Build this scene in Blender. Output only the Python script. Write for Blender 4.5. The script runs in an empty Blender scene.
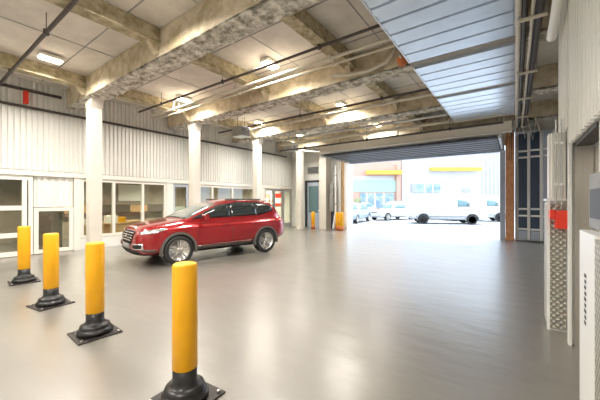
import bpy, bmesh, math, random
from mathutils import Vector, Matrix
from mathutils.bvhtree import BVHTree
random.seed(7)
PI = math.pi
scn = bpy.context.scene
C = scn.collection

# ------------------------------------------------------------------ helpers
class MB:
    """collects shapes into one mesh"""
    def __init__(s): s.v = []; s.f = []; s.sm = []
    def add(s, vs, fs, smooth=False):
        n = len(s.v); s.v += [tuple(p) for p in vs]
        for f in fs: s.f.append(tuple(i+n for i in f)); s.sm.append(smooth)
        return s
    def box(s, x0, x1, y0, y1, z0, z1, M=None):
        vs = [Vector(p) for p in ((x0,y0,z0),(x1,y0,z0),(x1,y1,z0),(x0,y1,z0),(x0,y0,z1),(x1,y0,z1),(x1,y1,z1),(x0,y1,z1))]
        if M: vs = [M @ v for v in vs]
        return s.add(vs, [(0,3,2,1),(4,5,6,7),(0,1,5,4),(1,2,6,5),(2,3,7,6),(3,0,4,7)])
    def rbox(s, x0, x1, y0, y1, z0, z1, b=.01, M=None):
        bm = bmesh.new(); bmesh.ops.create_cube(bm, size=1)
        for v in bm.verts:
            v.co = Vector(((x0+x1)/2+v.co.x*(x1-x0), (y0+y1)/2+v.co.y*(y1-y0), (z0+z1)/2+v.co.z*(z1-z0)))
        bmesh.ops.bevel(bm, geom=bm.edges[:], offset=b, segments=2, affect='EDGES', profile=.6)
        bm.verts.index_update()
        vs = [(M @ v.co) if M else v.co.copy() for v in bm.verts]
        fs = [[v.index for v in f.verts] for f in bm.faces]; bm.free()
        return s.add(vs, fs)
    def tube(s, pts, r, n=10, caps=True):
        pts = [Vector(p) for p in pts]; rings = []; up = None
        for i, p in enumerate(pts):
            d = (pts[min(i+1,len(pts)-1)] - pts[max(i-1,0)]).normalized()
            if up is None:
                up = Vector((0,0,1)) if abs(d.z) < .9 else Vector((1,0,0))
            a = d.cross(up).normalized(); b = a.cross(d).normalized(); up = b
            rr = r[i] if isinstance(r, (list,tuple)) else r
            rings.append([p + (a*math.cos(2*PI*k/n) + b*math.sin(2*PI*k/n))*rr for k in range(n)])
        vs = [q for R_ in rings for q in R_]; fs = []
        for i in range(len(pts)-1):
            for k in range(n):
                fs.append((i*n+k, i*n+(k+1)%n, (i+1)*n+(k+1)%n, (i+1)*n+k))
        s.add(vs, fs, True)
        if caps:
            s.add(rings[0], [tuple(range(n))]); s.add(rings[-1], [tuple(range(n))[::-1]])
        return s
    def lathe(s, prof, c=(0,0,0), n=28, axis='z'):
        vs = []; fs = []
        for r, h in prof:
            for k in range(n):
                a = 2*PI*k/n; x = r*math.cos(a); y = r*math.sin(a)
                if axis == 'z': p = (c[0]+x, c[1]+y, c[2]+h)
                elif axis == 'y': p = (c[0]+x, c[1]+h, c[2]+y)
                else: p = (c[0]+h, c[1]+x, c[2]+y)
                vs.append(p)
        for i in range(len(prof)-1):
            for k in range(n): fs.append((i*n+k, i*n+(k+1)%n, (i+1)*n+(k+1)%n, (i+1)*n+k))
        if prof[0][0] > 1e-5: fs.append(tuple(range(n))[::-1])
        if prof[-1][0] > 1e-5: fs.append(tuple((len(prof)-1)*n+k for k in range(n)))
        return s.add(vs, fs, True)
    def prism(s, poly, a0, a1, axis='y', M=None):
        """poly in the two other axes, extruded along axis"""
        def P(u, v, t):
            p = {'y': (u,t,v), 'x': (t,u,v), 'z': (u,v,t)}[axis]
            p = Vector(p); return M @ p if M else p
        n = len(poly)
        vs = [P(u,v,a0) for u,v in poly] + [P(u,v,a1) for u,v in poly]
        fs = [tuple(range(n)), tuple(range(n,2*n))[::-1]] + [(i,i+n,(i+1)%n+n,(i+1)%n) for i in range(n)]
        return s.add(vs, fs)
    def grid(s, P, nu, nv, closed_v=False, smooth=True):
        vs = [P(i, j) for i in range(nu) for j in range(nv)]; fs = []
        for i in range(nu-1):
            for j in range(nv if closed_v else nv-1):
                j2 = (j+1) % nv
                fs.append((i*nv+j, i*nv+j2, (i+1)*nv+j2, (i+1)*nv+j))
        return s.add(vs, fs, smooth)
    def build(s, name, mat, parent=None, bevel=0, merge=False, auto=True):
        me = bpy.data.meshes.new(name); me.from_pydata(s.v, [], s.f)
        me.polygons.foreach_set('use_smooth', s.sm); me.update()
        bm = bmesh.new(); bm.from_mesh(me)
        if merge: bmesh.ops.remove_doubles(bm, verts=bm.verts[:], dist=1e-5)
        bmesh.ops.recalc_face_normals(bm, faces=bm.faces[:]); bm.to_mesh(me); bm.free()
        me.materials.append(mat)
        o = bpy.data.objects.new(name, me); C.objects.link(o)
        if parent: o.parent = parent
        if bevel:
            m = o.modifiers.new('b', 'BEVEL'); m.width = bevel; m.segments = 2; m.limit_method = 'ANGLE'
        return o

def tag(o, label=None, cat=None, group=None, kind=None):
    if label: o['label'] = label
    if cat: o['category'] = cat
    if group: o['group'] = group
    if kind: o['kind'] = kind
    return o
def empty(name, loc, rz=0, label=None, cat=None, group=None, kind=None):
    o = bpy.data.objects.new(name, None); C.objects.link(o); o.location = loc; o.rotation_euler = (0,0,rz)
    o.empty_display_size = .1
    return tag(o, label, cat, group, kind)
def copy_tree(o, parent=None):
    c = o.copy(); C.objects.link(c); c.parent = parent
    for ch in list(o.children): copy_tree(ch, c)
    return c
def struct(o): o['kind'] = 'structure'; return o

# ------------------------------------------------------------------ materials
def mat(name, col, rough=.6, metal=0, noise=0, nscale=6, bump=0, bscale=30, col2=None, emit=None, estr=0, coat=0, trans=0, alpha=1, detail=6, spec=.5, stretch=None, rnoise=0, soft=False, crough=.04, cior=1.5):
    m = bpy.data.materials.new(name); m.use_nodes = True; nt = m.node_tree; b = nt.nodes['Principled BSDF']
    b.inputs['Base Color'].default_value = (*col, 1); b.inputs['Roughness'].default_value = rough
    b.inputs['Metallic'].default_value = metal; b.inputs['Coat Weight'].default_value = coat
    b.inputs['Coat Roughness'].default_value = crough; b.inputs['Coat IOR'].default_value = cior; b.inputs['Specular IOR Level'].default_value = spec
    b.inputs['Transmission Weight'].default_value = trans; b.inputs['Alpha'].default_value = alpha
    if emit: b.inputs['Emission Color'].default_value = (*emit, 1); b.inputs['Emission Strength'].default_value = estr
    tc = nt.nodes.new('ShaderNodeTexCoord'); src = tc.outputs['Object']
    if stretch:
        mp = nt.nodes.new('ShaderNodeMapping'); mp.inputs['Scale'].default_value = stretch
        nt.links.new(src, mp.inputs[0]); src = mp.outputs[0]
    if noise or col2:
        n = nt.nodes.new('ShaderNodeTexNoise'); n.inputs['Scale'].default_value = nscale; n.inputs['Detail'].default_value = detail
        n.inputs['Roughness'].default_value = .65; nt.links.new(src, n.inputs['Vector'])
        r = nt.nodes.new('ShaderNodeValToRGB'); c2 = col2 or tuple(c*(1-noise) for c in col)
        r.color_ramp.elements[0].position = .2 if soft else .38; r.color_ramp.elements[1].position = .8 if soft else .62
        r.color_ramp.elements[0].color = (*c2, 1); r.color_ramp.elements[1].color = (*col, 1)
        nt.links.new(n.outputs['Fac'], r.inputs['Fac']); nt.links.new(r.outputs['Color'], b.inputs['Base Color'])
    if rnoise:
        n3 = nt.nodes.new('ShaderNodeTexNoise'); n3.inputs['Scale'].default_value = 2.3; n3.inputs['Detail'].default_value = 5
        nt.links.new(src, n3.inputs['Vector'])
        mr = nt.nodes.new('ShaderNodeMapRange'); mr.inputs['From Min'].default_value = .2; mr.inputs['From Max'].default_value = .8
        mr.inputs['To Min'].default_value = rough-rnoise; mr.inputs['To Max'].default_value = rough+rnoise
        nt.links.new(n3.outputs['Fac'], mr.inputs['Value']); nt.links.new(mr.outputs[0], b.inputs['Roughness'])
    if bump:
        n2 = nt.nodes.new('ShaderNodeTexNoise'); n2.inputs['Scale'].default_value = bscale; n2.inputs['Detail'].default_value = 5
        nt.links.new(src, n2.inputs['Vector'])
        bp = nt.nodes.new('ShaderNodeBump'); bp.inputs['Strength'].default_value = bump; bp.inputs['Distance'].default_value = .02
        nt.links.new(n2.outputs['Fac'], bp.inputs['Height']); nt.links.new(bp.outputs[0], b.inputs['Normal'])
        if coat and crough > .1: nt.links.new(bp.outputs[0], b.inputs['Coat Normal'])
    return m
def diamond_mat(name, col):
    m = mat(name, col, .42, .55); nt = m.node_tree; b = nt.nodes['Principled BSDF']
    tc = nt.nodes.new('ShaderNodeTexCoord'); waves = []
    for rot in (PI/4, -PI/4):
        mp = nt.nodes.new('ShaderNodeMapping'); mp.vector_type = 'TEXTURE'; mp.inputs['Rotation'].default_value = (rot, rot, 0)
        nt.links.new(tc.outputs['Object'], mp.inputs[0])
        w = nt.nodes.new('ShaderNodeTexWave'); w.inputs['Scale'].default_value = 9; w.bands_direction = 'Z'
        nt.links.new(mp.outputs[0], w.inputs['Vector']); waves.append(w)
    mx = nt.nodes.new('ShaderNodeMath'); mx.operation = 'MULTIPLY'
    nt.links.new(waves[0].outputs['Fac'], mx.inputs[0]); nt.links.new(waves[1].outputs['Fac'], mx.inputs[1])
    bp = nt.nodes.new('ShaderNodeBump'); bp.inputs['Strength'].default_value = 1; bp.inputs['Distance'].default_value = .02
    nt.links.new(mx.outputs[0], bp.inputs['Height']); nt.links.new(bp.outputs[0], b.inputs['Normal'])
    r = nt.nodes.new('ShaderNodeValToRGB'); r.color_ramp.elements[0].position = .2; r.color_ramp.elements[1].position = .5
    r.color_ramp.elements[0].color = (*[c*.45 for c in col], 1); r.color_ramp.elements[1].color = (*col, 1)
    nt.links.new(mx.outputs[0], r.inputs['Fac']); nt.links.new(r.outputs['Color'], b.inputs['Base Color'])
    return m
M = {}
M['floor'] = mat('epoxy_floor', (.205,.192,.165), .40, noise=.22, nscale=1.1, bump=.35, bscale=2.4, rnoise=.08, coat=1, crough=.29, cior=1.75, soft=True, stretch=(.55,1.5,1))
M['ground'] = mat('street_asphalt', (.46,.46,.46), .8, noise=.1, nscale=2)
M['slab'] = mat('ceiling_slab', (.74,.69,.62), .85, col2=(.60,.555,.49), nscale=1.3, bump=.1, bscale=10)
M['concrete'] = mat('painted_concrete', (.66,.58,.44), .8, col2=(.40,.32,.20), nscale=3, bump=.25, bscale=9, detail=10)
M['rough_conc'] = mat('rough_concrete', (.74,.71,.63), .85, col2=(.20,.175,.13), nscale=6, bump=.7, bscale=9, detail=12)
M['sec'] = mat('fireproofed_steel', (.54,.47,.32), .85, col2=(.27,.22,.12), nscale=5, bump=.4, bscale=14)
M['column'] = mat('column_paint', (.73,.69,.61), .45, noise=.08, nscale=2)
M['wallwhite'] = mat('white_wall', (.78,.77,.73), .5, noise=.05, nscale=2)
M['corr'] = mat('corrugated_white', (.80,.79,.75), .38, noise=.05, nscale=1.5)
M['frame'] = mat('window_frame_paint', (.78,.75,.68), .4)
def glass_mat():
    m = bpy.data.materials.new('window_glass'); m.use_nodes = True; nt = m.node_tree; nt.nodes.clear()
    o = nt.nodes.new('ShaderNodeOutputMaterial'); t = nt.nodes.new('ShaderNodeBsdfTransparent'); g = nt.nodes.new('ShaderNodeBsdfGlossy')
    t.inputs['Color'].default_value = (.86,.90,.86,1); g.inputs['Roughness'].default_value = .03
    l0 = nt.nodes.new('ShaderNodeLayerWeight'); l0.inputs['Blend'].default_value = .5
    lp = nt.nodes.new('ShaderNodeMath'); lp.operation = 'POWER'; lp.inputs[1].default_value = 3.5; nt.links.new(l0.outputs['Facing'], lp.inputs[0])
    lw = nt.nodes.new('ShaderNodeMath'); lw.operation = 'MULTIPLY_ADD'; lw.inputs[1].default_value = .6; lw.inputs[2].default_value = .05; nt.links.new(lp.outputs[0], lw.inputs[0]); mx = nt.nodes.new('ShaderNodeMixShader')
    nt.links.new(lw.outputs[0], mx.inputs[0]); nt.links.new(t.outputs[0], mx.inputs[1]); nt.links.new(g.outputs[0], mx.inputs[2]); nt.links.new(mx.outputs[0], o.inputs[0])
    return m
M['glass'] = glass_mat()
M['office'] = mat('office_wall', (.46,.40,.32), .8, col2=(.34,.29,.23), nscale=1.4)
M['office_green'] = mat('office_green_grey', (.42,.46,.40), .8)
M['office_dark'] = mat('office_dark', (.13,.105,.08), .7)
M['wood'] = mat('wood_tan', (.58,.38,.20), .5, col2=(.45,.28,.14), nscale=4, stretch=(1,.2,6))
M['paper'] = mat('white_paper', (.85,.83,.78), .6)
M['yellow'] = mat('bollard_yellow', (.92,.44,.004), .42, noise=.06, nscale=6)
M['black'] = mat('black_rubber', (.012,.011,.011), .33, noise=.2, nscale=20, bump=.1)
M['plate'] = mat('dark_base_plate', (.045,.038,.036), .4, metal=.4, noise=.3, nscale=30)
M['bolt'] = mat('steel_bolt', (.6,.57,.52), .3, metal=1)
M['darkpipe'] = mat('dark_pipe', (.055,.042,.036), .5)
M['lightpipe'] = mat('light_conduit', (.62,.57,.47), .45, noise=.1)
M['galv'] = mat('galvanised', (.55,.56,.56), .35, metal=.7, noise=.12, nscale=8)
M['deck'] = mat('sky_tinted_deck', (.70,.80,.92), .25, metal=.5, noise=.07, nscale=2)  # white metal; blue tint in the colour stands in for reflected outside light
M['deckbar'] = mat('deck_bar', (.33,.30,.25), .6, noise=.2)
M['lamp'] = mat('lamp_diffuser', (1,.95,.8), .5, emit=(1,.86,.6), estr=9)
M['lamphouse'] = mat('lamp_housing', (.8,.78,.7), .4)
M['red'] = mat('red_box', (.80,.045,.02), .4)
M['navy'] = mat('navy_panel', (.035,.06,.11), .4, noise=.15, nscale=3)
M['bluegrey'] = mat('blue_grey_panel', (.42,.47,.56), .45)
M['slate'] = mat('slate_door', (.03,.034,.05), .45, noise=.12, nscale=3)
M['rust'] = mat('rust_orange', (.72,.36,.18), .7, col2=(.58,.25,.11), nscale=5)
M['tan'] = mat('tan_steel', (.62,.42,.24), .6, noise=.15)
M['diamond'] = diamond_mat('diamond_plate', (.74,.71,.62))
M['stainless'] = mat('brushed_stainless', (.60,.57,.52), .3, metal=.8, noise=.08, nscale=4, stretch=(8,8,.4))
M['white'] = mat('white_enamel', (.86,.86,.84), .35)
M['dark'] = mat('dark_grey', (.05,.05,.05), .5)
M['grey'] = mat('mid_grey', (.3,.3,.29), .5, noise=.15)
M['orangey'] = mat('orange_fitting', (.55,.16,.04), .6)
M['carred'] = mat('metallic_red_paint', (.33,.006,.010), .24, metal=.35, coat=1, noise=.1, nscale=1.2)
M['carglass'] = mat('car_glass', (.018,.024,.024), .04, spec=.9)
M['screenglass'] = mat('windscreen_glass', (.10,.12,.11), .03, spec=1, coat=1)  # base colour paler than the side glass, standing in for a bright reflection
M['carplastic'] = mat('car_plastic', (.10,.09,.08), .55)
M['chrome'] = mat('chrome', (.85,.85,.85), .12, metal=1)
M['headlamp'] = mat('headlamp_lens', (.5,.5,.5), .08, metal=.6, coat=1)
M['taillamp'] = mat('tail_lamp', (.45,.01,.01), .1, coat=1)
M['tyre'] = mat('tyre_rubber', (.018,.017,.016), .6)
M['rim'] = mat('alloy_rim', (.55,.53,.50), .25, metal=.85)
M['liner'] = mat('wheel_liner', (.012,.012,.012), .9)
M['vanwhite'] = mat('van_white', (.52,.53,.54), .25, coat=.6)
M['vanglass'] = mat('van_glass', (.13,.22,.24), .08)
M['sedanblue'] = mat('sedan_blue_grey', (.25,.32,.40), .25, coat=.6)
M['facade'] = mat('facade_white', (.42,.41,.40), .8, noise=.05, nscale=.5)
M['facadepink'] = mat('facade_peach', (.46,.28,.21), .8, noise=.06, nscale=1)
M['facadegreen'] = mat('facade_pale_green', (.30,.39,.33), .8)
M['yellowbeam'] = mat('yellow_beam', (.62,.33,.03), .5)
M['shopglass'] = mat('shop_glass', (.10,.19,.28), .15, col2=(.35,.38,.36), nscale=1.2)
M['foliage'] = mat('shrub_green', (.25,.34,.14), .8, noise=.4, nscale=8)

# ------------------------------------------------------------------ room shell
XL = -11.6           # left wall plane
YF = 15.0            # far wall plane
HC = 5.15            # ceiling underside
struct(MB().box(-15.6, 6, -4, YF, -.15, 0).build('floor', M['floor']))
struct(MB().box(-60, 60, YF+.001, 75, -.2, -.02).build('ground', M['ground']))
struct(MB().box(XL, 6, -4, YF+.5, HC, HC+.25).build('ceiling', M['slab']))
struct(MB().box(-15.6, 6, -4.2, -4, 0, HC+.25).build('wall_back', M['wallwhite']))

def corrugated(mb, a0, a1, z0, z1, base, depth, pitch, along='y', sgn=1, thick=.04):
    """vertical-rib sheet: runs along `along`, ribs stand out by depth in sgn direction"""
    prof = []; t = a0
    while t < a1 - 1e-6:
        for f, d in ((0,0),(.38,0),(.5,1),(.88,1)):
            u = min(t + f*pitch, a1); prof.append((u, base + sgn*depth*d))
        t += pitch
    prof.append((a1, base))
    back = base - sgn*thick
    poly = prof + [(a1, back), (a0, back)]
    if along == 'y': mb.prism([(q, p) for p, q in poly], z0, z1, 'z')
    else: mb.prism(poly, z0, z1, 'z')
    return mb
# left wall: corrugated above, window wall below
mb = MB(); corrugated(mb, -4, YF, 2.52, HC, XL, .06, .13, 'y', 1, .1)
struct(mb.build('wall_left', M['corr']))
mb = MB(); mb.box(XL-.1, XL+.1, -4, YF, 2.35, 2.50)
struct(mb.build('trim_1', M['frame']))
def Ywall(px):        # where the sight line of picture column px meets the left wall
    k = (px-300)/296; w = XL/(.809*k-.588); return (.588*k+.809)*w
# bays: (from px, to px, kind)
yy = Ywall
mb = MB()             # plinth under the windows
for a, b in ((yy(76)+.1, yy(171)), (yy(192), yy(263))):
    mb.box(XL-.1, XL+.04, a, b, 0, .36)
struct(mb.build('wall_left_plinth', M['wallwhite']))
mb = MB()             # piers
for p in ((73.5,80),(166,172.5),(188,194),(258,264)):
    mb.box(XL-.1, XL+.07, yy(p[0]), yy(p[1]), .361, 2.349) if p[0] != 73.5 else mb.box(XL-.1, XL+.07, yy(p[0]), yy(p[1]), 0.0, 2.349)
mb.box(XL-.1, XL+.02, yy(292)-.1, YF, 0, 2.349)
struct(mb.build('trim_2', M['frame']))
WN = [0]
def window(y0, y1, z0, z1, mull=(), bars=(), fw=.06, name='window', fd=.05):
    WN[0] += 1; root = empty('%s_%d' % (name, WN[0]), (XL, (y0+y1)/2, z0), kind='structure')
    W = y1-y0; m = MB(); a = -W/2; b = W/2; H = z1-z0
    m.box(-fd, fd, a, a+fw, 0, H); m.box(-fd, fd, b-fw, b, 0, H)
    m.box(-fd, fd, a+fw, b-fw, 0, fw); m.box(-fd, fd, a+fw, b-fw, H-fw, H)
    for q in mull: m.box(-fd, fd, q-(y0+y1)/2-fw/2, q-(y0+y1)/2+fw/2, fw, H-fw)
    for q in bars: m.box(-fd+.004, fd-.004, a+fw, b-fw, q-z0-fw/2, q-z0+fw/2)
    m.build('window_frame' if name == 'window' else 'door_frame', M['frame'], root)
    MB().box(-.008, .008, a+fw, b-fw, fw, H-fw).build('pane', M['glass'], root)
    return root
window(yy(-40), yy(33)-.01, .02, 2.34, mull=(yy(25),), bars=(1.40,.62), fw=.13)
window(yy(33)+.01, yy(73.5)-.01, .02, 1.40, fw=.11)
window(yy(80)+.005, yy(166)-.005, .37, 2.34, mull=(yy(113.5),yy(142.5)), fw=.09)
window(yy(194)+.005, yy(258)-.005, .37, 2.34, mull=(yy(212),yy(232)), fw=.10)
DN = [0]
def glass_door(y0, y1, n):
    root = empty('door_%d' % n, (XL, (y0+y1)/2, 0), kind='structure'); W = (y1-y0)/2-.01; m = MB()
    m.box(-.04,.04,-W,-W+.09,.02,2.3); m.box(-.04,.04,W-.09,W,.02,2.3); m.box(-.04,.04,-W+.09,W-.09,.02,.25); m.box(-.04,.04,-W+.09,W-.09,2.2,2.3)
    m.build('door_frame', M['galv'], root)
    MB().box(-.008,.008,-W+.09,W-.09,.25,2.2).build('pane', M['glass'], root)
    MB().tube([(.05,W-.16,.95),(.09,W-.16,.95),(.09,W-.16,1.25),(.05,W-.16,1.25)], .012).build('door_handle', M['chrome'], root)
glass_door(yy(172.5), yy(188), 1)
for i in range(3):
    a = yy(264)+(yy(292)-.1-yy(264))*i/3; glass_door(a, a+(yy(292)-.1-yy(264))/3, 2+i)
# white ribbed shutter above the second window
mb = MB(); corrugated(mb, yy(33)+.02, yy(73.5)-.02, 1.42, 2.345, XL-.02, .03, .17, 'y', 1, .05)
tag(mb.build('ribbed_shutter', M['corr']), 'white ribbed shutter panel above the low window near the yellow bollards', 'shutter')

# office behind the glass
struct(MB().box(-15.6,-15.5,-4,YF,0,2.9).build('wall_office', M['office']))
struct(MB().box(-15.5,XL-.12,-4,YF,2.7,2.8).build('ceiling_office', M['office']))
struct(MB().box(-15.5,XL-.15,yy(73.5)-.35,yy(73.5)-.25,0,2.7).build('wall_office_side', M['office_dark']))
def office_desk(y0, y1, x0, label):
    r = empty('office_desk', (x0,(y0+y1)/2,0), label=label, cat='desk'); W = (y1-y0)/2
    MB().rbox(-.4,.4,-W,W,.71,.75,.008).build('desk_top', M['wood'], r)
    for s in (-1,1): MB().box(-.36,.36,s*(W-.04)-.02,s*(W-.04)+.02,0,.71).build('side_panel', M['wood'], r)
    MB().box(.32,.345,-W+.07,W-.07,.02,.7).build('front_panel', M['wood'], r)
office_desk(yy(84), yy(112), -12.6, 'tan wooden counter seen through the window beside the nearest column')
office_desk(yy(118), yy(140), -12.7, 'tan wooden desk behind the middle office window')
office_desk(yy(143), yy(168), -13.4, 'tan wooden desk behind the office window above the car bonnet')
for i, (px, x, z, s, m_, lb) in enumerate(((124,-12.7,.75,.28,'paper','white carton on the desk behind the middle office window'),
        (134,-12.7,.75,.22,'yellow','yellow box on the desk behind the middle office window'),
        (92,-12.6,.75,.2,'paper','white carton on the counter beside the nearest column'))):
    b = empty('carton', (x, yy(px), z), label=lb, cat='box')
    MB().rbox(-s/2,s/2,-s*.7,s*.7,0,s,.006).build('carton_body', M[m_], b)
    MB().box(-.02,.02,-s*.7-.001,s*.7+.001,s*.6,s+.002).build('tape', M['tan'], b)
b = empty('shelf_unit', (-15.2, 1.0, 0), label='dark shelving unit against the office wall behind the leftmost window', cat='shelf')
for s in (-.9,.86): MB().box(-.2,.2,s,s+.04,0,2.0).build('side_panel', M['office_dark'], b)
for z in (.1,.7,1.3,1.96): MB().box(-.2,.2,-.86,.86,z,z+.04).build('shelf', M['wood'], b)
b = empty('filing_cabinet', (-14.9, 9.2, 0), label='grey green filing cabinet against the office wall behind the car', cat='cabinet')
MB().rbox(-.3,.3,-.5,.5,0,1.3,.01).build('cabinet_body', M['office_green'], b)
for k in range(3):
    d = MB().rbox(.3,.32,-.47,.47,.05+k*.42,.44+k*.42,.005).build('drawer', M['office_green'], b)
    MB().tube([(.34,-.08,.3+k*.42),(.34,.08,.3+k*.42)],.01).build('handle', M['chrome'], d)

b = empty('wall_cabinet', (-15.3, 5.9, 1.05), label='long dark cabinet row on the office wall seen through the middle windows', cat='cabinet')
MB().box(-.18,.18,-2.6,2.6,0,.38).build('cabinet_body', M['office_dark'], b)
for k in range(6): MB().box(.181,.195,-2.58+k*.865,-1.76+k*.865,.02,.36).build('cabinet_door', M['wood'] if k % 3 == 1 else M['office_dark'], b)
for i,(yy0,z0,ww,hh,mm,lb) in enumerate(((4.6,1.6,.9,.7,'office_green','grey green notice board on the office wall, left one'),(7.0,1.6,1.2,.8,'paper','white board on the office wall, right one'))):
    b = empty('wall_board', (-15.48,yy0,z0), label=lb, cat='board')
    MB().box(0,.02,-ww/2,ww/2,0,hh).build('board', M[mm], b); MB().box(0,.03,-ww/2-.03,ww/2+.03,-.03,0).build('tray', M['chrome'], b)
for yy0,x0,lb in ((YF-.06,-12.6,'red and pink notice poster seen through the far glass doors'),(YF-.06,-13.8,'second pink poster deeper inside the far glass doors')):
    b = empty('poster', (x0,yy0,1.3), label=lb, cat='poster')
    MB().box(-.4,.4,0,.02,0,.8).build('poster_sheet', M['red'] if x0 > -13 else M['facadepink'], b); MB().box(-.3,.3,-.005,-.001,.15,.5).build('poster_print', M['paper'], b)
# far wall
struct(MB().box(-15.6, -7.95, YF, YF+.3, 0, HC).build('wall_far', M['wallwhite']))
struct(MB().box(-7.95, -.32, YF, YF+.3, 3.95, HC).build('trim_3', M['wallwhite']))
struct(MB().box(.0, 6, YF, YF+.3, 0, HC).build('wall_far_right', M['wallwhite']))
struct(MB().box(-7.62, -7.46, YF-.35, YF+.35, 0, 3.68).build('trim_4', M['white']))
struct(MB().box(-7.95, -7.63, YF-.12, YF+.2, 0, 3.9).build('trim_5', M['tan']))

mb = MB()
for y in (-2.2,-.4,1.1,2.6,4.5,6.0,7.8,9.3,11.2,12.7): mb.box(XL+.06, -1.72, y-.01, y+.01, HC-.012, HC-.001)
for x in (-11.3,-8.0,-4.6,-2.4):
    for a,b in ((-3.9,3.2),(3.73,6.57),(7.09,9.99),(10.5,13.4)): mb.box(x-.008, x+.008, a, b, HC-.01, HC-.002)
struct(mb.build('trim_8', M['grey']))
# ------------------------------------------------------------------ columns and beams
cw = .155
names = ['square cream column nearest the camera, behind the third bollard', 'square cream column behind the front of the red car',
         'square cream column behind the rear half of the red car', 'white square column just past the tail of the red car']
cols = [3.47, 6.83, 10.25, 13.72]
CX = -9.97
for y, lb in zip(cols, names):
    r = empty('column', (CX, y, 0), label=lb, cat='column')
    MB().rbox(-cw,cw,-cw,cw,0,4.28,.012).build('shaft', M['column'], r)
    m = MB(); m.prism([(-cw-.12,4.55),(-cw,4.28),(cw,4.28),(cw+.12,4.55)], -cw, cw, 'y'); m.build('capital', M['column'], r)
bl = ['big mottled concrete ceiling beam nearest the camera', 'second concrete ceiling beam from the camera, resting on the column behind the car bonnet',
      'third concrete ceiling beam from the camera', 'farthest concrete ceiling beam, just before the raised dark door']
for y, lb in zip(cols, bl):
    r = empty('ceiling_beam', (0, y, 4.55), label=lb, cat='beam')
    m = MB(); m.box(XL+.12, 3.0, -.24, .24, .035, .60)
    m.build('beam_body', M['concrete'], r, bevel=.02)
    m = MB()
    def P(i, j):
        x = XL+.12+(3.0-XL-.12)*i/120; y_ = -.235+.47*j/8
        return (x, y_, 0 + .022*math.sin(x*9+y_*20)*math.sin(x*3.7-y_*31) + random.uniform(-.012,.012) - .005)
    m.grid(P, 121, 9, smooth=False)
    m.box(XL+.12, 3.0, -.235, .235, .03, .036)
    m.build('beam_soffit', M['rough_conc'], r)
bays = [(-3.95, cols[0]-.241)] + [(cols[i]+.241, cols[i+1]-.241) for i in range(3)]
wh = {-9.97:'over the column line', -6.0:'over the red car line', -3.25:'nearest the blue white ribbed panels'}
bayn = ['before the first big beam','between the first and second big beams','between the second and third big beams','between the third and fourth big beams']
for bi, (a, b) in enumerate(bays):
    for X, wn in wh.items():
        r = empty('joist', (X, (a+b)/2, 4.85), label='narrow %s joist %s, %s' % ('olive', wn, bayn[bi]), cat='joist')
        L = (b-a)/2
        MB().box(-.11,.11,-L,L,0.02,.295).build('web', M['sec'], r, bevel=.015)
        MB().box(-.135,.135,-L,L,-.02,.02).build('flange', M['sec'], r)
        m = MB(); m.prism([(L,0.02),(L,-.22),(L-.06,-.22),(L-.22,-.021),(L-.22,.02)], -.06, .06, 'x'); m.build('bracket', M['concrete'], r)

# ------------------------------------------------------------------ pipes under the ceiling
def pipe(pts, r, m_, label, name='ceiling_pipe', cat='pipe', hang=None, group=None):
    p0 = Vector(pts[0]); o = empty(name, p0, label=label, cat=cat, group=group)
    q = [Vector(p)-p0 for p in pts]
    MB().tube(q, r, 10).build('pipe_run', M[m_], o)
    a, b = q[0], q[-1]; L = (b-a).length; n = max(1, int(L/2.6))
    if hang:
        for i in range(n):
            c = a.lerp(b, (i+.5)/n)
            h = MB(); h.tube([c+Vector((0,0,r)), (c.x, c.y, hang-p0.z)], .008, 6); h.tube([c+Vector((0,0,-r-.01)), c+Vector((0,0,r+.02))], r+.012, 8)
            h.build('hanger', M[m_], o)
    return o
pipe([(-11.4,1.7,4.77),(2.8,1.7,4.77)], .035, 'darkpipe', 'dark sprinkler pipe across the ceiling nearest the camera', hang=HC)
pipe([(-10.9,5.18,4.78),(-1.75,5.18,4.78)], .03, 'darkpipe', 'thin dark pipe crossing the ceiling in front of the second big beam', hang=HC)
pipe([(-10.9,5.62,4.72),(-1.75,5.62,4.72)], .035, 'lightpipe', 'upper light conduit of the pair before the second big beam', hang=HC)
pipe([(-10.9,5.80,4.66),(-1.75,5.80,4.66)], .025, 'lightpipe', 'lower light conduit of the pair before the second big beam', hang=HC)
pipe([(-10.9,8.72,4.7),(-1.75,8.72,4.7)], .035, 'darkpipe', 'dark pipe crossing the ceiling between the second and third big beams', hang=HC)
pipe([(-10.9,8.95,4.62),(-1.75,8.95,4.62)], .045, 'lightpipe', 'light pipe beside the dark one before the third big beam', hang=HC)
pipe([(-9.6,11.35,4.62),(-1.9,11.35,4.62)], .05, 'galv', 'galvanised pipe crossing high above the pale girder', hang=HC)
pipe([(-9.6,11.5,4.12),(-.3,11.5,4.12)], .035, 'darkpipe', 'dark pipe in front of the pale girder over the opening', hang=HC)
pipe([(-9.6,11.6,4.42),(-.3,11.6,4.42)], .06, 'lightpipe', 'thick pale pipe before the raised dark door', hang=HC)
pipe([(XL+.12,-3.8,4.33),(XL+.12,14.4,4.33)], .04, 'darkpipe', 'dark lower pipe running along the left corrugated wall')
pipe([(XL+.14,-3.8,4.82),(XL+.14,3.1,4.82)], .045, 'darkpipe', 'dark upper pipe running along the left corrugated wall')
pipe([(-9.5,13.2,4.38),(-8.2,13.9,4.2),(-7.6,14.6,3.95)], .04, 'lightpipe', 'pale diagonal pipe from the last column to the door head')
pipe([(-3.6,6.3,4.66),(-3.2,6.42,4.62),(-2.7,6.4,4.58),(-2.3,6.4,4.66),(-2.1,6.42,4.9),(-2.1,6.42,5.1)], .04, 'lightpipe', 'curved pale pipe bending up the second big beam')
o = empty('pipe_valve', (-1.95,6.42,4.62), label='orange brown pipe fitting at the end of the second big beam', cat='valve')
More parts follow.
